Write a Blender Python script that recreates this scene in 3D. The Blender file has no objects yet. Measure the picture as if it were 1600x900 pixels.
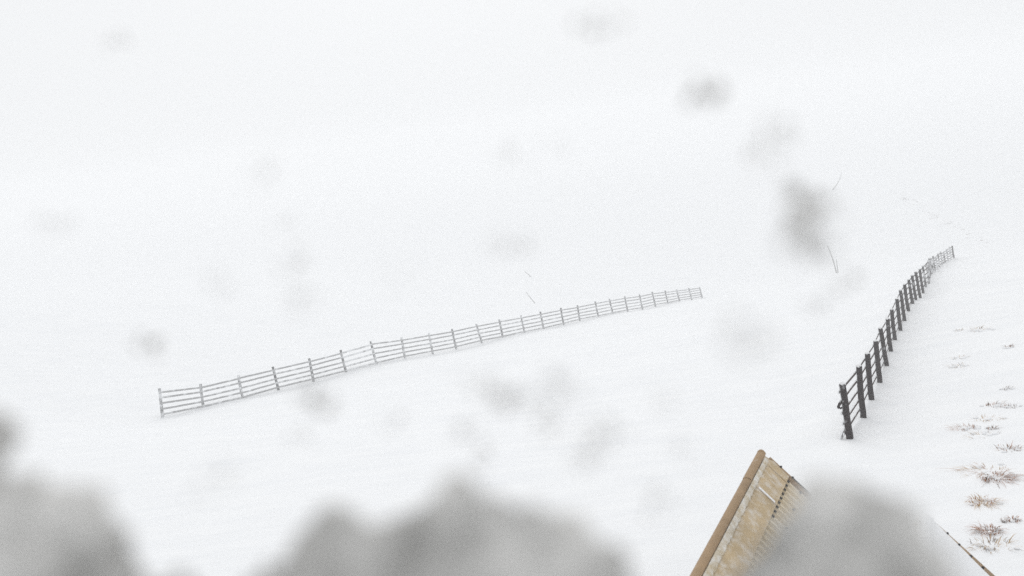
import bpy, bmesh, math, random
import numpy as np
from mathutils import Vector, Matrix, noise

# ------------------------------------------------------------------ camera, sky, sun, exposure
S = bpy.context.scene
C = S.collection
CAM = np.array([0.0, 0.0, 6.0])                    # eye 6 m above the snow at the foot of its building
PITCH, ROLL, FOCAL = math.radians(10), math.radians(8), 1386.0   # focal length in pixels of a 1600 px frame
fw = np.array([0, math.cos(PITCH), -math.sin(PITCH)])
r0 = np.array([1.0, 0, 0]); u0 = np.cross(r0, fw)
rt = r0*math.cos(ROLL) - u0*math.sin(ROLL)
up = u0*math.cos(ROLL) + r0*math.sin(ROLL)
cd = bpy.data.cameras.new('camera'); cam = bpy.data.objects.new('camera', cd); C.objects.link(cam)
cd.sensor_width = 36; cd.lens = 36*FOCAL/1600
cd.clip_start = 0.02; cd.clip_end = 3000
cd.dof.use_dof = True; cd.dof.focus_distance = 34; cd.dof.aperture_fstop = 1.75
cam.matrix_world = Matrix(((rt[0], up[0], -fw[0], CAM[0]), (rt[1], up[1], -fw[1], CAM[1]),
                           (rt[2], up[2], -fw[2], CAM[2]), (0, 0, 0, 1)))
S.camera = cam

SUN_EL, SUN_AZ = math.radians(30), math.radians(-2)
W = bpy.data.worlds.new('World'); S.world = W; W.use_nodes = True
nt = W.node_tree; nt.nodes.clear()
out = nt.nodes.new('ShaderNodeOutputWorld'); bg = nt.nodes.new('ShaderNodeBackground')
sky = nt.nodes.new('ShaderNodeTexSky'); sky.sky_type = 'NISHITA'; sky.sun_disc = False
sky.sun_elevation = SUN_EL; sky.sun_rotation = SUN_AZ
sky.air_density = 1.0; sky.dust_density = 6.0
hs = nt.nodes.new('ShaderNodeHueSaturation'); hs.inputs['Saturation'].default_value = 0.06
mx = nt.nodes.new('ShaderNodeMixRGB'); mx.inputs[0].default_value = 0.98     # even cloud over the clear sky
mx.inputs[2].default_value = (8.6, 8.75, 8.9, 1)
nt.links.new(sky.outputs[0], hs.inputs['Color']); nt.links.new(hs.outputs[0], mx.inputs[1])
nt.links.new(mx.outputs[0], bg.inputs['Color']); bg.inputs['Strength'].default_value = 0.1
nt.links.new(bg.outputs[0], out.inputs['Surface'])

sl = bpy.data.lights.new('sun', 'SUN'); sl.energy = 0.75; sl.angle = math.radians(40); sl.color = (1, .98, .95)
so = bpy.data.objects.new('sun', sl); C.objects.link(so)
sd = Vector((math.sin(SUN_AZ)*math.cos(SUN_EL), math.cos(SUN_AZ)*math.cos(SUN_EL), math.sin(SUN_EL)))
so.rotation_euler = sd.to_track_quat('Z', 'Y').to_euler()
S.view_settings.view_transform = 'Standard'; S.view_settings.look = 'None'
S.view_settings.exposure = 0.03; S.view_settings.gamma = 1.0
S.view_settings.use_curve_mapping = False
S.render.engine = 'CYCLES'
S.cycles.max_bounces = 10; S.cycles.diffuse_bounces = 4; S.cycles.volume_bounces = 6
S.cycles.volume_step_rate = 1.0
S.cycles.use_denoising = False

random.seed(7)
rng = np.random.default_rng(3)

# ------------------------------------------------------------------ helpers
def un(px, py, d):                                 # point d metres along the view axis
    return CAM + fw*d + rt*((px-800)/FOCAL*d) - up*((py-450)/FOCAL*d)
V = lambda a: Vector((float(a[0]), float(a[1]), float(a[2])))

def tag(o, label=None, cat=None, group=None, kind=None):
    if label: o['label'] = label
    if cat: o['category'] = cat
    if group: o['group'] = group
    if kind: o['kind'] = kind
    return o
def link(name, me, parent=None, mat=None):
    o = bpy.data.objects.new(name, me); C.objects.link(o)
    if parent: o.parent = parent
    if mat is not None and me is not None and not me.materials: me.materials.append(mat)
    return o
def empty(name, loc):
    o = bpy.data.objects.new(name, None); o.location = loc; o.empty_display_size = .2; C.objects.link(o)
    return o
def mesh(name, verts, faces, smooth=False):
    me = bpy.data.meshes.new(name); me.from_pydata([tuple(map(float, v)) for v in verts], [], faces); me.update()
    if smooth:
        for p in me.polygons: p.use_smooth = True
    return me
def from_bm(name, bm, smooth=False):
    me = bpy.data.meshes.new(name); bm.normal_update(); bm.to_mesh(me); bm.free()
    if smooth:
        for p in me.polygons: p.use_smooth = True
    return me
def child_at(o, parent, M):                        # world matrix M under an unrotated parent at parent.location
    o.parent = parent
    o.matrix_basis = Matrix.Translation(-parent.location) @ M

# ------------------------------------------------------------------ materials
def nodes(name):
    m = bpy.data.materials.new(name); m.use_nodes = True
    n = m.node_tree; b = n.nodes['Principled BSDF']
    b.inputs['Specular IOR Level'].default_value = .12
    return m, n, b
def add(n, t, **kw):
    x = n.nodes.new(t)
    for k, v in kw.items(): setattr(x, k, v)
    return x
def noise_tex(n, scale, detail=4, rough=.55, coord='Object', vec_scale=None):
    tc = add(n, 'ShaderNodeTexCoord'); t = add(n, 'ShaderNodeTexNoise')
    t.inputs['Scale'].default_value = scale; t.inputs['Detail'].default_value = detail; t.inputs['Roughness'].default_value = rough
    if vec_scale:
        mp = add(n, 'ShaderNodeMapping'); mp.inputs['Scale'].default_value = vec_scale
        n.links.new(tc.outputs[coord], mp.inputs[0]); n.links.new(mp.outputs[0], t.inputs['Vector'])
    else: n.links.new(tc.outputs[coord], t.inputs['Vector'])
    return t
def ramp(n, fac, stops):
    r = add(n, 'ShaderNodeValToRGB'); e = r.color_ramp.elements
    while len(e) < len(stops): e.new(.5)
    for i, (p, c) in enumerate(stops): e[i].position = p; e[i].color = (*c, 1)
    n.links.new(fac, r.inputs[0]); return r
def bump(n, b, fac, strength, dist):
    k = add(n, 'ShaderNodeBump'); k.inputs['Strength'].default_value = strength; k.inputs['Distance'].default_value = dist
    n.links.new(fac, k.inputs['Height']); n.links.new(k.outputs[0], b.inputs['Normal']); return k

def mat_snow():
    m, n, b = nodes('snow')
    t = noise_tex(n, .9, 6, .6, vec_scale=(.35, 1, 1))
    r = ramp(n, t.outputs[0], [(.3, (.84, .85, .865)), (.7, (.90, .905, .91))])
    n.links.new(r.outputs[0], b.inputs['Base Color'])
    b.inputs['Roughness'].default_value = .75; b.inputs['Specular IOR Level'].default_value = .2
    t2 = noise_tex(n, 3.5, 8, .65, vec_scale=(.25, 1, 1))
    bump(n, b, t2.outputs[0], .35, .10)
    return m
def mat_plain_snow():
    m, n, b = nodes('fresh_snow')
    t = noise_tex(n, 30, 4)
    b.inputs['Base Color'].default_value = (.87, .875, .885, 1); b.inputs['Roughness'].default_value = .8
    bump(n, b, t.outputs[0], .4, .01)
    return m
def mat_shaded_snow():                                   # snow, its backlit shade put into the grey colour
    m, n, b = nodes('shaded_snow')
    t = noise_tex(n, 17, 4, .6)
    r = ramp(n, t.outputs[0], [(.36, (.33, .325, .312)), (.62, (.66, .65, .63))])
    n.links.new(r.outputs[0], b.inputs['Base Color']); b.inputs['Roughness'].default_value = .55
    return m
def mat_wood(name, dark, light, rime, wind):       # rime grows on the side that faces the wind
    m, n, b = nodes(name)
    t = noise_tex(n, 6, 6, .6, vec_scale=(4, 4, .6))
    r = ramp(n, t.outputs[0], [(.3, dark), (.75, light)])
    geo = add(n, 'ShaderNodeNewGeometry'); dt = add(n, 'ShaderNodeVectorMath', operation='DOT_PRODUCT')
    dt.inputs[1].default_value = wind; n.links.new(geo.outputs['Normal'], dt.inputs[0])
    t2 = add(n, 'ShaderNodeTexNoise'); t2.inputs['Scale'].default_value = 2.6; t2.inputs['Detail'].default_value = 5
    n.links.new(geo.outputs['Position'], t2.inputs['Vector'])
    a = add(n, 'ShaderNodeMath', operation='MULTIPLY_ADD'); a.inputs[1].default_value = .45; n.links.new(dt.outputs['Value'], a.inputs[0])
    n.links.new(t2.outputs[0], a.inputs[2])
    oi = add(n, 'ShaderNodeObjectInfo')
    a2 = add(n, 'ShaderNodeMath', operation='MULTIPLY_ADD'); a2.inputs[1].default_value = .16
    n.links.new(oi.outputs['Random'], a2.inputs[0]); n.links.new(a.outputs[0], a2.inputs[2])
    mr = add(n, 'ShaderNodeMapRange'); mr.inputs[1].default_value = rime; mr.inputs[2].default_value = rime+.22
    n.links.new(a2.outputs[0], mr.inputs[0])
    mxx = add(n, 'ShaderNodeMixRGB'); mxx.inputs[2].default_value = (.78, .79, .8, 1)
    n.links.new(mr.outputs[0], mxx.inputs[0]); n.links.new(r.outputs[0], mxx.inputs[1])
    n.links.new(mxx.outputs[0], b.inputs['Base Color']); b.inputs['Roughness'].default_value = .85
    bump(n, b, t.outputs[0], .5, .01)
    return m
def mat_roof():
    m, n, b = nodes('tan_painted_iron')
    t = noise_tex(n, 1.3, 5, .6)
    r = ramp(n, t.outputs[0], [(.3, (.54, .43, .26)), (.7, (.70, .59, .41))])
    t2 = noise_tex(n, 1.1, 7, .68, vec_scale=(1.0, 2.2, 1.0))
    mr = add(n, 'ShaderNodeMapRange'); mr.inputs[1].default_value = .40; mr.inputs[2].default_value = .70
    mr.inputs[4].default_value = .75
    n.links.new(t2.outputs[0], mr.inputs[0])
    mxx = add(n, 'ShaderNodeMixRGB'); mxx.inputs[2].default_value = (.8, .79, .77, 1)   # blown frost
    n.links.new(mr.outputs[0], mxx.inputs[0]); n.links.new(r.outputs[0], mxx.inputs[1])
    n.links.new(mxx.outputs[0], b.inputs['Base Color']); b.inputs['Roughness'].default_value = .5
    bump(n, b, t2.outputs[0], .15, .01)
    return m
def mat_flat(name, col, rough=.7, var=.25, scale=9):
    m, n, b = nodes(name)
    t = noise_tex(n, scale, 5, .6)
    lo = tuple(c*(1-var) for c in col); hi = tuple(min(1, c*(1+var)) for c in col)
    r = ramp(n, t.outputs[0], [(.3, lo), (.7, hi)])
    n.links.new(r.outputs[0], b.inputs['Base Color']); b.inputs['Roughness'].default_value = rough
    return m

M_snow, M_fresh, M_shaded_snow = mat_snow(), mat_plain_snow(), mat_shaded_snow()
M_post_dark = mat_wood('dark_wet_post', (.006, .002, .003), (.022, .009, .009), .90, (-.95, .1, .2))
M_rail_dark = mat_wood('dark_wet_rail', (.03, .018, .015), (.09, .06, .05), .56, (-.6, -.2, .75))
M_post_grey = mat_wood('grey_weathered_post', (.08, .08, .08), (.17, .17, .17), .82, (.2, -.75, .6))
M_rail_grey = mat_wood('grey_weathered_rail', (.31, .31, .31), (.46, .46, .46), .80, (.1, -.6, .75))
M_rail_rime = mat_wood('rimed_rail', (.3, .3, .3), (.45, .45, .45), .62, (.1, -.6, .75))
M_post_rime_haze = mat_wood('rimed_hazed_post', (.035, .03, .03), (.10, .09, .09), .80, (-.6, -.6, .3))  # far posts: rime, plus haze fade put into the paler colour
M_roof = mat_roof()
def mat_frost(name, tan, lo, hi):
    m, n, b = nodes(name)
    t = noise_tex(n, 7, 7, .7, vec_scale=(1, 1, 1)); t3 = noise_tex(n, 2.2, 4)
    r = ramp(n, t3.outputs[0], [(.3, tuple(c*.8 for c in tan)), (.7, tuple(c*1.15 for c in tan))])
    mr = add(n, 'ShaderNodeMapRange'); mr.inputs[1].default_value = lo; mr.inputs[2].default_value = hi
    n.links.new(t.outputs[0], mr.inputs[0])
    mxx = add(n, 'ShaderNodeMixRGB'); mxx.inputs[2].default_value = (.8, .8, .79, 1)
    n.links.new(mr.outputs[0], mxx.inputs[0]); n.links.new(r.outputs[0], mxx.inputs[1])
    n.links.new(mxx.outputs[0], b.inputs['Base Color']); b.inputs['Roughness'].default_value = .7
    bump(n, b, t.outputs[0], .4, .02)
    return m
M_crust = mat_frost('frost_crust', (.50, .41, .27), .36, .74)
M_cap = mat_frost('tan_ridge_capping', (.35, .24, .14), .60, 1.0)
M_wing = mat_frost('tan_capping_wing', (.50, .385, .235), .46, .90)
M_dark = mat_flat('dark_parts_and_shade', (.02, .017, .015), .8)
M_bolt = mat_flat('dark_purple_rubber', (.018, .006, .03), .5)
M_wallboard = mat_flat('brown_cladding', (.16, .11, .07), .8)
M_concrete = mat_flat('concrete', (.34, .33, .32), .9)
M_grass = [mat_flat('tussock_straw', (.48, .31, .13), .8, .35, 14), mat_flat('tussock_rust', (.36, .15, .06), .8, .35, 14), mat_flat('tussock_dark', (.15, .09, .055), .8, .3, 14)]
M_twig = mat_flat('grey_twig', (.45, .45, .44), .9)

# ------------------------------------------------------------------ fence lines (pixel, depth from the height of the posts)
LB = [(254,652),(318,639),(380,625),(435,609),(490,596),(541,583),(589,571),(633,560),(676,552),(713,545),(753,535),(786,529),(820,521),(850,515),(881,508),(906,501),(935,496),(958,491),(981,487),(1004,483),(1024,478),(1044,475),(1062,471),(1081,468),(1097,465)]
LT = [(249,607),(313,600),(372,586),(426,573),(483,560),(532,547),(579,533),(627,527),(670,520),(706,514),(744,506),(780,499),(814,493),(844,487),(876,481),(902,477),(930,471),(952,467),(976,463),(999,460),(1019,456),(1039,454),(1057,452),(1076,450),(1093,448)]
LP = [un(x, y, 58*(1+1.1*i/24)) for i, (x, y) in enumerate(LB)]
LH = [un(x, y, 58*(1+1.1*i/24)) for i, (x, y) in enumerate(LT)]
RB = [(130,865),(188,765),(222,688),(258,620),(288,558),(306,494),(324,448),(347,407),(365,368),(381,318),(400,292),(413,276),(430,258),(443,234),(456,218),(468,205)]
RT = [(100,628),(168,552),(205,498),(240,445),(262,390),(290,350),(308,310),(330,265),(347,228),(363,203),(381,183),(395,165),(412,150),(428,138),(442,124),(470,92)]
RP = [un(1280+x/2.73, 370+y/2.727, 24+2.8*i) for i, (x, y) in enumerate(RB)]
RH = [un(1280+x/2.73, 370+y/2.727, 24+2.8*i) for i, (x, y) in enumerate(RT)]
end_b, end_t = un(1490.5, 403, 24+2.8*29), un(1487.5, 384, 24+2.8*29)
for j in range(16, 30):
    t = (j-15)/14
    p = RP[15]*(1-t) + end_b*t; p[0] += -.9*math.sin(math.pi*t); p[2] -= .15*math.sin(math.pi*t)
    RP.append(p)
    hgt = 1.42 + .1*math.sin(j*2.1)
    tilt = (end_t-end_b) if j == 29 else np.array([-.09*hgt, -.02, hgt])
    RH.append(p+tilt)

# ------------------------------------------------------------------ terrain: smooth surface through the feet of the fences
ctrl = [p for p in LP[::3]] + [RP[i] for i in (0, 3, 6, 9, 12, 15, 18, 21, 24, 27, 29)]
ctrl += [un(1395, 292, 185), un(1560, 390, 122), un(820, 400, 190), un(1308, 427, 112), un(400, 470, 125), un(60, 500, 105)]
ctrl += [np.array(q, float) for q in ((0, 0, .2), (-12, 2, .1), (12, 4, -.9), (4, 13, -1.9), (-5, 13, -1.3), (-25, 15, -1.6), (-30, 30, -3.2), (28, 18, -2.2), (12, 19.5, -2.9), (-20, -30, 3.5), (20, -30, 3))]
ctrl = np.array(ctrl)
def tps(d2): return np.where(d2 < 1e-9, 0, .5*d2*np.log(np.maximum(d2, 1e-9)))
n_ = len(ctrl); XY = ctrl[:, :2]/50.0
K = tps(((XY[:, None]-XY[None])**2).sum(-1)) + 2e-4*np.eye(n_)
P_ = np.c_[np.ones(n_), XY]
A_ = np.block([[K, P_], [P_.T, np.zeros((3, 3))]])
sol = np.linalg.solve(A_, np.r_[ctrl[:, 2], 0, 0, 0])
def height(x, y):
    x = np.asarray(x, float); y = np.asarray(y, float); sh = x.shape
    q = np.stack([x.ravel(), y.ravel()], 1)/50.0
    z = tps(((q[:, None]-XY[None])**2).sum(-1)) @ sol[:n_] + np.c_[np.ones(len(q)), q] @ sol[n_:]
    rr = np.hypot(x.ravel(), y.ravel()-40); w = np.clip((rr-130)/130, 0, 1); w = w*w*(3-2*w)
    z = np.clip(z, -45, 30)*(1-w) + (-10.0)*w
    return z.reshape(sh)
def drift(x, y):                                   # low wind drifts
    x = np.asarray(x, float); y = np.asarray(y, float)
    a = .08*np.sin(.23*x+.9*np.sin(.11*y)+.31*y) + .025*np.sin(.61*y-.17*x+1.3*np.sin(.21*x)) + .006*np.sin(1.35*y+.25*x+1.1*np.sin(.5*x))
    b = np.zeros_like(a)
    for line in (LP, RP):                          # snow banked on one side of the fences, scoured on the other
        pts = np.array(line)[::2]
        for p0, p1 in zip(pts[:-1], pts[1:]):
            ex, ey = p1[0]-p0[0], p1[1]-p0[1]; L = math.hypot(ex, ey)
            t = ((x-p0[0])*ex+(y-p0[1])*ey)/L; dd = ((x-p0[0])*ey-(y-p0[1])*ex)/L      # + = right of the line
            m = np.clip((t+.8)/1.6, 0, 1)*np.clip((L+.8-t)/1.6, 0, 1)
            b = b + m*(.13*np.exp(-((dd+.9)/.9)**2) - .06*np.exp(-((dd-.75)/.6)**2))
    return a*np.clip((np.hypot(x, y)-2)/10, 0, 1) + b
def H(x, y): return float(height(np.array([x]), np.array([y]))[0] + drift(x, y))
def hit(px, py):                                   # where the sight line meets the snow
    dr = fw + rt*((px-800)/FOCAL) - up*((py-450)/FOCAL)
    ts = np.concatenate([np.linspace(6, 60, 500), np.linspace(60.2, 260, 700)])
    pts = CAM[None] + ts[:, None]*dr[None]
    g = height(pts[:, 0], pts[:, 1]) + drift(pts[:, 0], pts[:, 1])
    k = np.argmax(pts[:, 2] < g)
    return np.array([pts[k, 0], pts[k, 1], g[k]]), ts[k]

def axis_pts(lo, hi, c, near, step, far):
    a = np.arange(c-near, c+near+.01, step)
    up_ = [a[-1]]; s = step
    while up_[-1] < hi: s *= 1.12; up_.append(min(up_[-1]+s, hi))
    dn = [a[0]]; s = step
    while dn[-1] > lo: s *= 1.12; dn.append(max(dn[-1]-s, lo))
    return np.r_[dn[::-1][:-1], a, up_[1:]]
gx = axis_pts(-700, 700, 10, 55, .45, 0); gy = axis_pts(-700, 900, 45, 60, .45, 0)
GX, GY = np.meshgrid(gx, gy)
GZ = np.concatenate([height(GX[i:i+20], GY[i:i+20]) for i in range(0, len(gy), 20)]) + drift(GX, GY)
nx, ny = len(gx), len(gy)
vv = np.stack([GX.ravel(), GY.ravel(), GZ.ravel()], 1)
ii = (np.arange(ny-1)[:, None]*nx + np.arange(nx-1)[None]).ravel()
ff = np.stack([ii, ii+1, ii+nx+1, ii+nx], 1)
me = bpy.data.meshes.new('snowy_ground'); me.from_pydata(vv.tolist(), [], ff.tolist()); me.update()
me.polygons.foreach_set('use_smooth', np.ones(len(me.polygons), bool))
ground = link('snowy_ground', me, None, M_snow); tag(ground, kind='structure', label='white wind-packed snow slope falling away into the white-out')

# ------------------------------------------------------------------ fences
def timber_mesh(name, w, d, taper=0.0, seed=0, segs=4):   # unit-length rough timber along z, 0..1
    rnd = random.Random(seed); vs = []; fs = []
    prof = [(-.5, -.38), (-.38, -.5), (.38, -.5), (.5, -.38), (.5, .38), (.38, .5), (-.38, .5), (-.5, .38)]
    for k in range(segs+1):
        t = k/segs; s = 1-taper*t; ox, oy = rnd.uniform(-.06, .06)*w, rnd.uniform(-.06, .06)*d
        for (a, b_) in prof:
            q = 1+rnd.uniform(-.05, .05)
            vs.append((a*w*s*q+ox, b_*d*s*q+oy, t))
    for k in range(segs):
        for j in range(8):
            a = k*8+j; b_ = k*8+(j+1) % 8
            fs.append((a, b_, b_+8, a+8))
    fs.append(tuple(range(7, -1, -1))); fs.append(tuple(range(segs*8, segs*8+8)))
    return mesh(name, vs, fs)
def span_matrix(a, b, side):                       # z axis from a to b, y axis along side
    a, b = V(a), V(b); z = b-a; L = z.length; z.normalize()
    y = (side - z*side.dot(z)).normalized(); x = y.cross(z)
    M = Matrix((x, y, z)).transposed().to_4x4()
    return Matrix.Translation(a) @ M @ Matrix.Diagonal((1, 1, L, 1))
FR = (.87, .69, .49, .30, .12)
def snow_cap_mesh(name, w):
    bm = bmesh.new(); bmesh.ops.create_icosphere(bm, subdivisions=2, radius=1)
    for v in bm.verts:
        v.co.x *= w; v.co.y *= w; v.co.z = max(v.co.z, -.25)*w*.55
    return from_bm(name, bm, True)

def fence(name, label, base, top, pm, rm, pw, rail_h, rail_t, side_sign, capmesh, frosty=()):
    root = empty(name, V(base[0])); tag(root, label, 'fence', 'post-and-rail snow fences')
    posts = [timber_mesh('post', pw, pw, .06, s) for s in range(4)]
    rails = [timber_mesh('rail', rail_h, rail_t, 0, 20+s) for s in range(4)]
    for x in posts: x.materials.append(pm)
    thin = timber_mesh('post', pw*.85, pw*.85, .1, 9); thin.materials.append(M_post_rime_haze)
    for x in rails: x.materials.append(rm)
    icy = timber_mesh('rail', rail_h*1.1, rail_t*1.2, 0, 31); icy.materials.append(M_rail_rime)
    for i in range(len(base)):
        a, b = base[i].copy(), top[i].copy()
        fwd = V(base[min(i+1, len(base)-1)] - base[max(i-1, 0)]).normalized()
        dn = (a-b)/np.linalg.norm(a-b)
        a = a + dn*.35
        o = bpy.data.objects.new('post', thin if (capmesh and 14 <= i < 29) else posts[i % 4]); C.objects.link(o)
        M = span_matrix(a, b, fwd); child_at(o, root, M)
        if capmesh:
            c = bpy.data.objects.new('snow_cap', capmesh); C.objects.link(c)
            c.parent = o; c.matrix_basis = M.inverted() @ Matrix.Translation(V(b)+Vector((0, 0, .01)))
        if i+1 < len(base):
            a2, b2 = base[i+1], top[i+1]
            sv = fwd.cross(Vector((0, 0, 1))).normalized()*side_sign
            off = np.array(sv)*(pw/2+rail_t/2+.004)
            for k, f in enumerate(FR):
                j1, j2 = random.uniform(-.007, .007), random.uniform(-.007, .007)
                ra = base[i]*(1-f-j1)+top[i]*(f+j1) + off; rb = a2*(1-f-j2)+b2*(f+j2) + off
                ext = .16 if i == 0 else .02
                dd = (rb-ra)/np.linalg.norm(rb-ra)
                ra = ra-dd*ext; rb = rb-dd*.025
                q = bpy.data.objects.new('rail', icy if i in frosty else rails[(i+k) % 4]); C.objects.link(q)
                child_at(q, root, span_matrix(ra, rb, sv))
    return root

left = fence('snow_fence', 'long grey five-rail timber snow fence running across the middle of the slope', LP, LH, M_post_grey, M_rail_grey, .15, .12, .05, 1, None, (5,))
right = fence('snow_fence', 'dark brown timber snow fence with close-set posts running uphill at the right', RP, RH, M_post_dark, M_rail_dark, .17, .08, .04, -1, snow_cap_mesh('snow_cap', .085))

# brace and wire coil at the near end of the dark fence
b0, t0 = RP[0], RH[0]
brace = timber_mesh('brace', .07, .05, 0, 51); brace.materials.append(M_rail_dark)
o = bpy.data.objects.new('brace', brace); C.objects.link(o)
child_at(o, right, span_matrix(b0+np.array([-.32, -.05, -.04]), b0*.78+t0*.22+np.array([-.09, -.02, 0]), Vector((0, 1, 0))))
bm = bmesh.new()
for k in range(16):
    a = k/16*2*math.pi*2.1; R = .13+.02*math.sin(k*1.7)
    bmesh.ops.create_icosphere(bm, subdivisions=1, radius=.04+.012*math.sin(k*2.3), matrix=Matrix.Translation((R*math.cos(a)*.9, .03*math.sin(k), R*math.sin(a)*.62)))
wire = from_bm('wire_coil', bm, True); wire.materials.append(M_post_dark)
o = bpy.data.objects.new('wire_coil', wire); C.objects.link(o); tag(o, 'dark bundle of wire on the end post')
child_at(o, right, Matrix.Translation(V(b0*.36+t0*.64+np.array([-.10, -.09, .02]))))

# ------------------------------------------------------------------ hut with tan iron roof
TH = math.radians(28.3); SL = math.radians(46)
AP = un(1190, 712, 13)
e1 = np.array([-math.sin(TH), -math.cos(TH), 0])            # along the ridge, towards the camera
hz = np.array([math.cos(TH), -math.sin(TH), 0])             # level, to the right of the ridge
e2 = hz*math.cos(SL) - np.array([0, 0, 1])*math.sin(SL)     # down the right-hand slope
nn = hz*math.sin(SL) + np.array([0, 0, 1])*math.cos(SL)     # its normal
f2 = -hz*math.cos(SL) - np.array([0, 0, 1])*math.sin(SL)    # down the left-hand slope
mm = -hz*math.sin(SL) + np.array([0, 0, 1])*math.cos(SL)
hut = empty('hut', (AP[0], AP[1], H(AP[0], AP[1]))); tag(hut, 'hut with a steep tan iron roof and rolled ridge cap beside the dark fence', 'hut')
HO = np.array(hut.location)
def part(name, verts, faces, mat, parent=hut, smooth=False):
    base = HO if parent is hut else HO
    me = mesh(name, [np.array(v)-HO for v in verts], faces, smooth); me.materials.append(mat)
    o = bpy.data.objects.new(name, me); C.objects.link(o); o.parent = parent
    return o
def slab(o, a, b, c, la, lb, lc):                  # parallelepiped from corner o
    P0 = [o, o+a*la, o+a*la+b*lb, o+b*lb]; P1 = [p+c*lc for p in P0]
    return P0+P1, [(3, 2, 1, 0), (4, 5, 6, 7), (0, 1, 5, 4), (1, 2, 6, 5), (2, 3, 7, 6), (3, 0, 4, 7)]
LEN = 5.2; DOWN = 1.95; PITCHR = .142
def sheet(k, s0, e_down, nrm, name, mat, root_off, down):   # one ribbed sheet, five ribs, thickness 1.2 mm kept visible at its edges
    vs = []; fs = []
    prof = []
    for r_ in range(5):
        x = r_*PITCHR
        prof += [(x, 0), (x+.045, 0), (x+.062, .034), (x+.098, .034), (x+.115, 0)]
    prof.append((5*PITCHR-.002, 0))
    for (x, zz) in prof:
        for t in (s0, down):
            p = root_off + e1*(k*5*PITCHR+x) + e_down*t + nrm*zz
            vs.append(p); vs.append(p-nrm*.006)
    for j in range(len(prof)-1):
        a = j*4; b_ = a+4
        fs += [(a, a+2, b_+2, b_), (a+1, b_+1, b_+3, a+3), (a, b_, b_+1, a+1), (a+2, a+3, b_+3, b_+2)]
    return part(name, vs, fs, mat)
for k in range(7):
    sheet(k, .20, e2, nn, 'roof_sheet', M_roof, AP+e1*.03, DOWN)
# dark closed underlay under the sheets: seen in the rib openings
v_, f_ = slab(AP+e1*.05+e2*.05-nn*.035, e1, e2, nn, LEN-.3, DOWN-.08, .02); part('underlay', v_, f_, M_dark)
# ridge capping: two overlapping lengths, each a right wing and a roll over the ridge
def capping(s0, s1, lift):
    sec = [(.47, .052)] + [(.16, .056)]
    pts = [e2*a + nn*(b+lift) for a, b in sec]
    for q in range(9):
        an = math.radians(-60+q*31)
        pts.append(np.array([0, 0, .035+lift]) + (hz*math.cos(an)*.058 + np.array([0, 0, 1])*math.sin(an)*.040))
    pts.append(np.array([0, 0, -.25+lift]) - hz*.062)
    inner = [p*1.0 - (nn if i < 3 else mm)*.012 for i, p in enumerate(pts)]
    vs = []; n_p = len(pts)
    for s in (s0, s1):
        vs += [AP+e1*s+p for p in pts] + [AP+e1*s+p for p in inner]
    fs = []
    for j in range(n_p-1):
        fs += [(j, j+1, 2*n_p+j+1, 2*n_p+j), (n_p+j+1, n_p+j, 3*n_p+j, 3*n_p+j+1), (j+1, j, n_p+j, n_p+j+1), (2*n_p+j, 2*n_p+j+1, 3*n_p+j+1, 3*n_p+j)]
    o = part('ridge_capping', vs, fs, M_cap); o.data.materials.append(M_wing)      # flat wing painted like the sheets
    for k, p in enumerate(o.data.polygons): p.material_index = 1 if k < 8 else 0
    return o
capping(0, .98, .010); capping(.93, LEN, 0.0)
bm = bmesh.new(); bmesh.ops.create_uvsphere(bm, u_segments=12, v_segments=8, radius=.058)
for v in bm.verts: v.co += V(AP-HO+e1*.02+np.array([0, 0, .044]))
me = from_bm('ridge_end', bm, True); me.materials.append(M_cap); o = link('ridge_end', me, hut); tag(o, 'rounded pinkish-brown end of the ridge roll')
# blown snow caught along the right side of the roll
rs = random.Random(4); vs = []; fs = []
N = 110
for k in range(N+1):
    s = .12+k/N*(LEN-.2); w = .03+.015*rs.random()+.04*(k/N)
    for (t, hh) in ((.03, .075), (.07, .076), (.07+w*.6, .070), (.07+w, .058)):
        vs.append(AP+e1*s+e2*t+nn*(hh+.008*rs.random()))
for k in range(N):
    for j in range(3):
        a = k*4+j; fs.append((a, a+1, a+5, a+4))
o = part('snow_strip', vs, fs, M_crust, smooth=True); tag(o, 'thin white snow caught beside the ridge roll')
# seam on the wing, screws, barge flashing on the far edge
v_, f_ = slab(AP+e1*.22+e2*.14+nn*.067, e1, e2, nn, .02, .33, .006); part('seam', v_, f_, M_wing)
v_, f_ = slab(AP+e1*.95+e2*.15+nn*.064, e1, e2, nn, .035, .28, .012); part('snow_strip', v_, f_, M_fresh)
bolt = bpy.data.meshes.new('screw'); bm = bmesh.new(); bmesh.ops.create_cone(bm, segments=8, cap_ends=True, radius1=.022, radius2=.013, depth=.03); bm.to_mesh(bolt); bm.free(); bolt.materials.append(M_dark)
Rn = Vector((0, 0, 1)).rotation_difference(V(nn)).to_matrix().to_4x4()
def screw(p, parent=hut):
    o = bpy.data.objects.new('screw', bolt); C.objects.link(o); o.parent = parent
    o.matrix_basis = Matrix.Translation(V(p-HO)) @ Rn
for k in range(5):
    for s in (.72, 1.25):
        screw(AP+e1*(.11+k*PITCHR*4)+e2*s+nn*.045)
v_, f_ = slab(AP+e1*(-.035)+e2*.10-nn*.10, e1, e2, nn, .05, DOWN-.12, .165); part('barge_flashing', v_, f_, M_cap)
v_, f_ = slab(AP+e1*(-.022)+e2*.50+nn*.0655, e1, e2, nn, .022, DOWN-.55, .012); part('barge_shade_strip', v_, f_, M_dark)  # dark strip laid on the flashing, painting the shade of a gap
for s in (.30, .52, .86): screw(AP+e1*(-.012)+e2*s+nn*.075)
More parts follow.
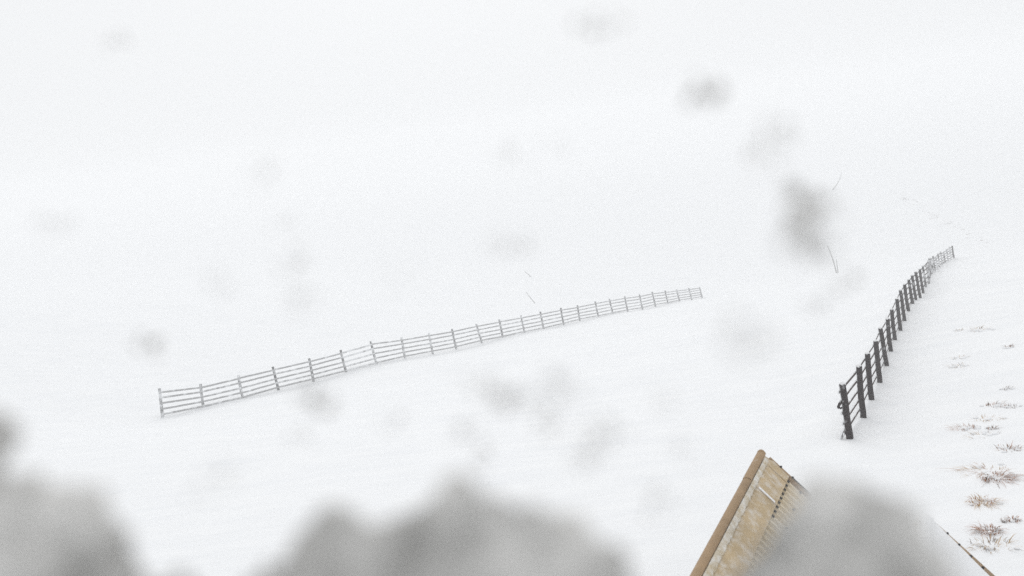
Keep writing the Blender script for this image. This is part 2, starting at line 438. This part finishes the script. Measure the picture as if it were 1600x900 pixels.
# small dark blocks at the lower edge of the capping, one on each rib
for k in range(9):
    v_, f_ = slab(AP+e1*(.03+.060+k*PITCHR)+e2*.44+nn*.03, e1, e2, nn, .040, .075, .017); part('rib_block', v_, f_, M_dark)
# second, lower ridge to the right: snow-covered annex
A2 = un(1446, 817, 12.3)
rel = A2-AP
DR = 2.9
for k in range(6):
    vs_root = A2+e1*.03
    sheet(k, .0, e2, nn, 'roof_sheet', M_roof, vs_root, DR)
l2 = float(rel @ hz); z2 = float(rel[2]); lv = (l2+z2/-math.tan(SL)*-1)/2
vs = []; fs = []; n1, n2 = 40, 30
for i in range(n1+1):
    for j in range(n2+1):
        s = .03+i/n1*(LEN-.9); t = -.02+j/n2*DR
        edge = .10+.20*(t/DR)**1.4*1.0 if t > .5 else -.05+.3*t
        hh = .085+.02*math.sin(3.7*s+2.1*t)+.015*math.sin(9*s-5*t)
        hh -= .075*(t/DR)**2
        if i == 0: hh = .075-.02*(t/DR); s = -.105+.17*min(1, max(0, t)/1.2)+.006*math.sin(9*t)
        if i == 1: s = .10+.03*(t/DR)
        vs.append(A2+e1*s+e2*t+nn*hh)
for i in range(n1):
    for j in range(n2):
        a = i*(n2+1)+j; fs.append((a, a+n2+1, a+n2+2, a+1))
o = part('snow_cover', vs, fs, M_fresh, smooth=True); tag(o, 'white snow lying on the lower right roof')
L2w = float(np.hypot(rel @ hz - 1.35, 0))/math.cos(SL)
v_, f_ = slab(A2-e1*.095+nn*.005, e1, f2, mm, LEN-.8, max(.3, L2w), .09); part('snow_cover', v_, f_, M_fresh)
v_, f_ = slab(A2+e1*(-.10)+e2*.12-nn*.10, e1, e2, nn, .19, DR-.12, .168)
o = part('barge_flashing', v_, f_, M_cap)
vs = []; fs = []
for i in range(25):                                # rounded snow along the ridge of the annex
    s_ = -.12+i/24*(LEN-.6); rr = (.03 if i in (0, 24) else .12+.015*math.sin(i*1.9))
    for j in range(10):
        a = j*math.pi/5; vs.append(A2+e1*s_+np.array([0, 0, .03])+hz*math.cos(a)*rr+np.array([0, 0, 1])*math.sin(a)*rr)
for i in range(24):
    for j in range(10): fs.append((i*10+j, i*10+(j+1) % 10, i*10+10+(j+1) % 10, i*10+10+j))
fs.append(tuple(range(9, -1, -1))); fs.append(tuple(range(240, 250)))
part('snow_cover', vs, fs, M_fresh, smooth=True)
for k in range(12): screw(A2+e1*(-.055+.02*k)+e2*(.3+.2*k)+nn*.080)
bm = bmesh.new(); bmesh.ops.create_uvsphere(bm, u_segments=14, v_segments=9, radius=.06)
q = un(1523, 898, float((A2+e2*1.2-CAM) @ fw)-.10)
for v in bm.verts: v.co.z *= 1.0; v.co += V(q-HO)
me = from_bm('rubber_cap', bm, True); me.materials.append(M_bolt); o = link('rubber_cap', me, hut); tag(o, 'round dark purple cap on the lower roof edge')
# walls under the roofs, boards and gables, set in from the edges
def gable(apex, half_l, half_r, drop_l, drop_r, s0, s1, zb, name='wall'):
    pts = lambda s: [apex+e1*s-np.array([0, 0, .12]), apex+e1*s+hz*half_r-np.array([0, 0, drop_r]), None, None, apex+e1*s-hz*half_l-np.array([0, 0, drop_l])]
    vs = []
    for s in (s0, s1):
        P = pts(s); P[2] = P[1].copy(); P[2][2] = zb; P[3] = P[4].copy(); P[3][2] = zb; vs += P
    fs = [(0, 1, 2, 3, 4), (9, 8, 7, 6, 5)] + [(j, 5+j, 5+(j+1) % 5, (j+1) % 5) for j in range(5)]
    return part(name, vs, fs, M_wallboard)
tl = math.tan(SL)
gable(AP, .04, 1.25, .16, 1.25*tl+.14, .15, LEN-.3, -2.8)
gable(A2, .45, 2.1, .45*tl+.14, 2.1*tl+.14, .15, LEN-1.1, -3.2)

# ------------------------------------------------------------------ tussocks
def tussock(px, py, size_px, mats, label, lean=(-.5, -.2), nb=60, flat=.5, spread=1.0):
    p, d = hit(px, py); R = size_px/FOCAL*d*.62
    root = empty('tussock', V(p)); tag(root, label, 'grass', 'tussocks poking through the snow')
    vs = {0: [], 1: []}; fs = {0: [], 1: []}
    rnd = random.Random(int(px*7+py))
    for k in range(int(nb*1.5)):
        a = rnd.uniform(0, 2*math.pi); rr = rnd.random()**.6*R*.8*spread
        b0 = np.array([rr*math.cos(a), rr*math.sin(a), -.06])
        b0[2] += H(p[0]+b0[0], p[1]+b0[1])-p[2]
        dirn = np.array([math.cos(a)*.8+lean[0]+rnd.gauss(0, .35), math.sin(a)*.8+lean[1]+rnd.gauss(0, .35), 0])
        L = R*rnd.uniform(.3, 1.15); hh = R*rnd.uniform(.10, .9)*flat*.55
        wd = rnd.uniform(.004, .011)
        side = np.array([-dirn[1], dirn[0], 0]); side /= max(1e-6, np.linalg.norm(side))
        g = rnd.random() < .35; g = 1 if g else 0
        base = len(vs[g]); nseg = 4
        for s in range(nseg+1):
            t = s/nseg
            c = b0 + dirn*L*t**1.3*.8 + np.array([0, 0, (hh+.08)*(1-(1-t)**2)*1.3 - hh*.8*t**3])
            w = wd*(1-.85*t)
            vs[g] += [c+side*w, c-side*w]
        for s in range(nseg):
            q = base+2*s; fs[g].append((q, q+1, q+3, q+2))
    for g in (0, 1):
        if vs[g]:
            me = mesh('blades', vs[g], fs[g]); me.materials.append(M_grass[mats[g]])
            tag(link('blades' if g == 0 else 'dead_blades', me, root), kind='stuff')
    # crust of snow on the tussock
    for k in range(5):
        bm = bmesh.new(); bmesh.ops.create_icosphere(bm, subdivisions=2, radius=R*rnd.uniform(.16, .36))
        for v in bm.verts:
            v.co.z = v.co.z*.4 - .01; v.co *= 1+.35*noise.noise(v.co*7+Vector((px+k*9, py, 0)))
        me = from_bm('snow_crust', bm, True); me.materials.append(M_fresh)
        o = link('snow_crust', me, root); ox, oy = rnd.uniform(-.9, .9)*R*spread, rnd.uniform(-.7, .7)*R*spread
        o.location = (ox, oy, H(p[0]+ox, p[1]+oy)-p[2]+.03)
    return root
tussock(1556, 750, 44, (1, 2), 'large rust-brown tussock leaning right, largest of the tufts by the right edge', (.3, -.5), 90)
tussock(1535, 786, 36, (0, 1), 'straw and rust tussock just below the large rust-brown one', (0, -.4), 70)
tussock(1541, 737, 38, (0, 1), 'flat wide straw-coloured tussock lying just above the large rust-brown one', (-.9, 0), 46, .22, 1.7)
tussock(1546, 833, 34, (1, 2), 'dark red-brown tussock right of the lower roof edge', (-.5, -.1), 80)
tussock(1549, 856, 38, (0, 2), 'pale sparse tussock, lowest of all, beside the lower roof edge', (0, -.2), 40, .5, 1.5)
tussock(1583, 815, 18, (1, 2), 'small red-brown tussock near the right edge, level with the blurred roof', (-.2, 0), 34)
tussock(1569, 819, 9, (2, 2), 'tiny dark tuft just left of the small red-brown tussock', (0, 0), 12)
tussock(1508, 670, 26, (1, 2), 'thin reddish tussock farthest left of the tufts beside the fence foot', (-.6, .1), 40, .35, 1.4)
tussock(1551, 671, 15, (2, 1), 'small dark upright tuft right of the thin reddish tussock', (.1, -.3), 26)
tussock(1540, 655, 22, (0, 1), 'sparse faded tuft above the small dark upright tuft', (.1, -.5), 22, .4, 1.8)
tussock(1535, 680, 26, (0, 2), 'very sparse pale stalks below the small dark upright tuft', (-.3, 0), 16, .3, 2)
tussock(1556, 635, 22, (2, 1), 'dark slanting tussock, topmost of the dense cluster', (.6, -.2), 36, .35, 1.5)
tussock(1582, 637, 14, (2, 2), 'pair of dark tips right of the dark slanting tussock', (.3, 0), 16, .3, 1.6)
tussock(1573, 609, 14, (2, 2), 'small dark tuft above the dense cluster near the right edge', (.5, 0), 16, .4)
tussock(1575, 703, 26, (2, 1), 'dark low tussock at the right edge above the rust-brown ones', (.2, 0), 36, .35, 1.5)
tussock(1532, 516, 26, (2, 0), 'faint grey-brown tussock, highest and broadest on the slope right of the fence', (.5, .2), 26, .3, 1.5)
tussock(1500, 517, 13, (2, 0), 'tiny faint tuft left of the highest broad grey-brown tussock', (-.2, 0), 14, .35)
tussock(1498, 573, 20, (0, 2), 'small straw tuft right of the middle of the dark fence', (-.5, 0), 22, .3, 1.3)
tussock(1500, 560, 16, (0, 2), 'faint thin tuft just above the small straw tuft', (.3, 0), 10, .25, 1.5)
tussock(1577, 543, 15, (2, 1), 'small upright dark tuft near the right edge, level with the straw tufts', (.1, .2), 22, .6)
# far line of grass tips
vs = []; fs = []; rnd = random.Random(11)
for k in range(70):
    t = rnd.random(); px = 1395+165*t+rnd.gauss(0, 4); py = 293+97*(t**.85)+rnd.gauss(0, 2.5)
    p, d = hit(px, py); R = rnd.uniform(.05, .2)
    for q in range(5):
        a = rnd.uniform(0, 6.28); w = .035
        b = len(vs); c = p+np.array([rnd.gauss(0, R), rnd.gauss(0, R), -.05])
        vs += [c+np.array([w, 0, 0]), c-np.array([w, 0, 0]), c+np.array([R*math.cos(a)*.8, R*math.sin(a)*.8, R*.7+.06])]
        fs.append((b, b+1, b+2))
me = mesh('grass_tips', vs, fs); me.materials.append(M_grass[2]); tag(link('grass_tips', me), 'faint line of dark grass tips crossing the far snow beyond the dark fence', 'grass', kind='stuff')

# ------------------------------------------------------------------ stakes far down the slope
def stake(px0, py0, px1, py1, r_, label, bend=0.0, name='stake'):      # foot to tip
    p, d = hit(px0, py0); tip = un(px1, py1, float((p-CAM) @ fw))
    L = np.linalg.norm(tip-p); axis = (tip-p)/L
    root_dir = V(axis); s1 = root_dir.orthogonal().normalized(); s2 = root_dir.cross(s1)
    vs = []; fs = []; n1 = 6
    for k in range(n1+1):
        t = -.12+1.12*k/n1; c = V(axis*L*t) + V(rt)*(bend*L*math.sin(math.pi*max(0, t)))
        rr = r_*(1-.5*max(0, t))*(1+.1*math.sin(k*2.7))
        for j in range(8):
            a = j*math.pi/4; vs.append(c+s1*math.cos(a)*rr+s2*math.sin(a)*rr)
    for k in range(n1):
        for j in range(8): fs.append((k*8+j, k*8+(j+1) % 8, k*8+8+(j+1) % 8, k*8+8+j))
    fs.append(tuple(range(7, -1, -1))); fs.append(tuple(range(n1*8, n1*8+8)))
    me = mesh(name, vs, fs, True); me.materials.append(M_twig)
    o = link(name, me); o.location = V(p); return tag(o, label, 'stake', 'stakes standing in the far snow')
stake(1307, 427, 1293, 384, .09, 'tall thin grey stake leaning left, upper left of the dark fence', .03)
stake(1309.5, 426, 1306.5, 405, .075, 'short grey stake standing close beside the tall leaning stake')
stake(1301, 297, 1315, 270, .12, 'faint bent stake farthest up the view above the tall leaning stake', .08)
stake(836, 474, 822, 456, .08, 'short grey stake leaning left just beyond the long grey fence', -.03)
stake(830, 433, 820, 424, .10, 'very faint short stake behind the short leaning one beyond the grey fence')

# ------------------------------------------------------------------ parapet below the eye, carrying heaps that stand in for snow on the camera glass
LEDGE = CAM[2]-.46
bm = bmesh.new(); bmesh.ops.create_cube(bm, size=1)
zb = H(0, .45)-.3
for v in bm.verts:
    v.co = Vector((v.co.x*7, .46+v.co.y*.34, LEDGE-.07 + (v.co.z-.5)*(LEDGE-.07-zb)))
me = from_bm('wall', bm); me.materials.append(M_concrete)
par = empty('parapet', (0, .46, zb)); tag(par, 'concrete parapet under the stand-in snow heaps, below the lower edge of the view', 'parapet')
o = link('wall', me); child_at(o, par, Matrix.Identity(4))
bm = bmesh.new(); bmesh.ops.create_cube(bm, size=1)
for v in bm.verts: v.co = Vector((v.co.x*7.06, .46+v.co.y*.42, LEDGE-.033+v.co.z*.066))
bmesh.ops.bevel(bm, geom=bm.edges[:], offset=.01, segments=2, affect='EDGES')
me = from_bm('coping', bm); me.materials.append(M_concrete); o = link('coping', me); child_at(o, par, Matrix.Identity(4))

def heap(label, lobes, foot):
    bm = bmesh.new()
    for (px, py, rp, d) in lobes:
        c = un(px, py, d); r_ = rp/FOCAL*d
        bmesh.ops.create_icosphere(bm, subdivisions=3, radius=r_, matrix=Matrix.Translation(V(c)))
    hr = random.Random(len(lobes)*7)
    for (px, py, rp, d) in lobes:                  # loose crumbs clinging to the outside of every clod
        for k in range(9):
            a = hr.uniform(0, 2*math.pi); q = hr.uniform(.92, 1.16)*rp; cr = hr.uniform(.10, .26)*rp
            c = un(px+q*math.cos(a), py-q*abs(math.sin(a))*.98, d+hr.uniform(-.01, .01))
            bmesh.ops.create_icosphere(bm, subdivisions=2, radius=cr/FOCAL*d, matrix=Matrix.Translation(V(c)))
    for (px, py, d, r_) in foot:                   # body of the heap down to the coping
        c = un(px, py, d)
        z = c[2]
        while z > LEDGE+r_*.35:
            bmesh.ops.create_icosphere(bm, subdivisions=3, radius=r_, matrix=Matrix.Translation((c[0], c[1], z))); z -= r_*.8
        bmesh.ops.create_icosphere(bm, subdivisions=3, radius=r_*1.15, matrix=Matrix.Translation((c[0], c[1], LEDGE+r_*.9)))
    for v in bm.verts: v.co.z = max(v.co.z, LEDGE+.001)
    me = from_bm('lens_snow_heap', bm, True); me.materials.append(M_shaded_snow)
    o = link('lens_snow_heap', me)
    r_ = o.modifiers.new('remesh', 'REMESH'); r_.mode = 'VOXEL'; r_.voxel_size = .0045; r_.use_smooth_shade = True
    sm = o.modifiers.new('smooth', 'SMOOTH'); sm.factor = .5; sm.iterations = 4
    tx = bpy.data.textures.new('lumps', 'CLOUDS'); tx.noise_scale = .026
    dm = o.modifiers.new('lumps', 'DISPLACE'); dm.texture = tx; dm.strength = .02; dm.texture_coords = 'GLOBAL'
    return tag(o, label, 'snow', 'heaps standing in for snow on the camera glass')
D = .45
heap('blurred grey stand-in heap for snow on the camera glass, filling the bottom left corner',
     [(40,815,62,D),(115,815,56,D-.01),(150,860,45,D),(30,870,90,D),(120,900,80,D),(205,915,36,D),(-40,810,60,D),(-25,685,46,D),(-45,740,50,D+.01),(50,768,30,D),(290,945,40,D)],
     [(60,960,D,.028),(-60,940,D,.03),(170,960,D,.026)])
heap('blurred grey stand-in heap for snow on the camera glass, broad and knobbly, at the bottom centre',
     [(522,815,36,D),(515,870,58,D),(450,892,26,D),(630,862,48,D),(700,772,32,D),(700,830,58,D),(780,870,74,D),(870,880,68,D),(820,830,26,D+.01),(925,905,54,D),(600,900,72,D),(405,908,24,D),(440,888,16,D),(380,915,12,D),(700,910,80,D),(625,822,18,D+.01),(660,812,18,D+.01),(960,930,36,D)],
     [(520,960,D,.028),(640,970,D,.03),(760,960,D,.03),(880,975,D,.028),(430,975,D,.02)])
heap('blurred grey stand-in heap for snow on the camera glass, hiding the middle of the hut roof',
     [(1300,785,44,D),(1304,835,58,D),(1370,830,62,D),(1415,850,50,D),(1245,890,40,D),(1330,900,95,D),(1425,905,60,D),(1205,915,26,D),(1225,845,15,D),(1195,870,13,D),(1175,900,12,D),(1235,815,12,D),(1150,905,9,D),(1165,930,30,D),(1185,855,12,D),(1210,835,14,D),(1160,885,11,D),(1345,770,26,D),(1455,930,50,D)],
     [(1290,985,D,.028),(1390,985,D,.028),(1220,985,D,.02)])

# ------------------------------------------------------------------ clumps hung in the air, standing in for spots of snow on the camera glass
FL = [(930,38,24,.16),(1104,147,26,.24),(1205,196,26,.10),(1235,210,18,.08),(1195,242,30,.10),(1170,240,20,.06),(1240,290,16,.14),(1245,300,18,.16),(1258,322,30,.24),(1270,345,34,.30),(1264,370,34,.26),(1276,396,26,.14),(1316,442,22,.16),(1280,478,20,.08),(800,243,20,.09),(870,225,18,.04),(415,265,24,.06),(785,380,24,.07),(820,385,20,.06),(460,403,20,.11),(450,348,18,.05),(350,447,24,.07),(470,470,24,.07),(237,540,20,.2),(490,630,26,.22),(475,685,20,.07),(760,610,26,.16),(790,622,26,.18),(885,608,28,.12),(862,655,24,.16),(730,675,26,.09),(755,718,18,.12),(940,680,24,.2),(915,712,24,.12),(1022,775,22,.13),(1150,522,34,.08),(1190,530,34,.07),(1040,625,22,.08),(90,347,20,.12),(185,62,20,.06),(330,755,28,.08),(620,665,22,.07),(620,435,26,.04),(1060,700,22,.06)]
bm = bmesh.new(); rnd = random.Random(21)
def clump(c, r_, spread=0.0, n=4):
    for k in range(n):
        q = V(c)+Vector((rnd.gauss(0, 1), rnd.gauss(0, 1.5), rnd.gauss(0, .8)))*max(spread, r_*.6)
        rr = r_*rnd.uniform(.7, 1.2)/math.sqrt(n)*1.15
        res = bmesh.ops.create_icosphere(bm, subdivisions=1 if n > 5 else 2, radius=rr, matrix=Matrix.Translation(q))
        for v in res['verts']: v.co += (v.co-q)*.5*noise.noise(v.co*300)
for (px, py, s, dk) in FL:
    d = .5*26/max(18, s)*rnd.uniform(.9, 1.1); blur = 11.8/d
    clump(un(px, py, d), blur*math.sqrt(dk/.5)/FOCAL*d*(1.3 if dk > .2 else 1.1), s*.6/FOCAL*d, 14)
for k in range(90):                                # more stand-in clumps to either side of the view
    sgn = rnd.choice((-1, 1)); x = sgn*rnd.uniform(.5, 2.5); y = rnd.uniform(.3, .7)
    clump(CAM+np.array([x, y, rnd.uniform(-.35, .5)]), rnd.uniform(.002, .006))
me = from_bm('lens_snow_clumps', bm, True); me.materials.append(M_shaded_snow)
tag(link('lens_snow_clumps', me), 'blurred grey clumps hung close to the eye, standing in for snow on the camera glass', 'snow', kind='stuff')

# ------------------------------------------------------------------ haze: the white-out air
bm = bmesh.new(); bmesh.ops.create_cube(bm, size=1)
zlo = float(GZ.min())-1.5; zhi = max(CAM[2]+10, float(GZ.max())+2)
for v in bm.verts: v.co = Vector((v.co.x*1440, 100+v.co.y*1640, (zlo+zhi)/2+v.co.z*(zhi-zlo)))
me = from_bm('haze', bm); hm = bpy.data.materials.new('haze'); hm.use_nodes = True; n = hm.node_tree; n.nodes.clear()
ho = n.nodes.new('ShaderNodeOutputMaterial'); pv = n.nodes.new('ShaderNodeVolumePrincipled')
pv.inputs['Color'].default_value = (.97, .972, .975, 1); pv.inputs['Density'].default_value = .0036; pv.inputs['Anisotropy'].default_value = .2
n.links.new(pv.outputs[0], ho.inputs['Volume']); me.materials.append(hm)
tag(link('haze', me), 'white snow-filled air hiding everything far away', 'haze', kind='stuff')
print('terrain z range', float(GZ.min()), float(GZ.max()), 'annex rel', rel @ hz, rel[2])
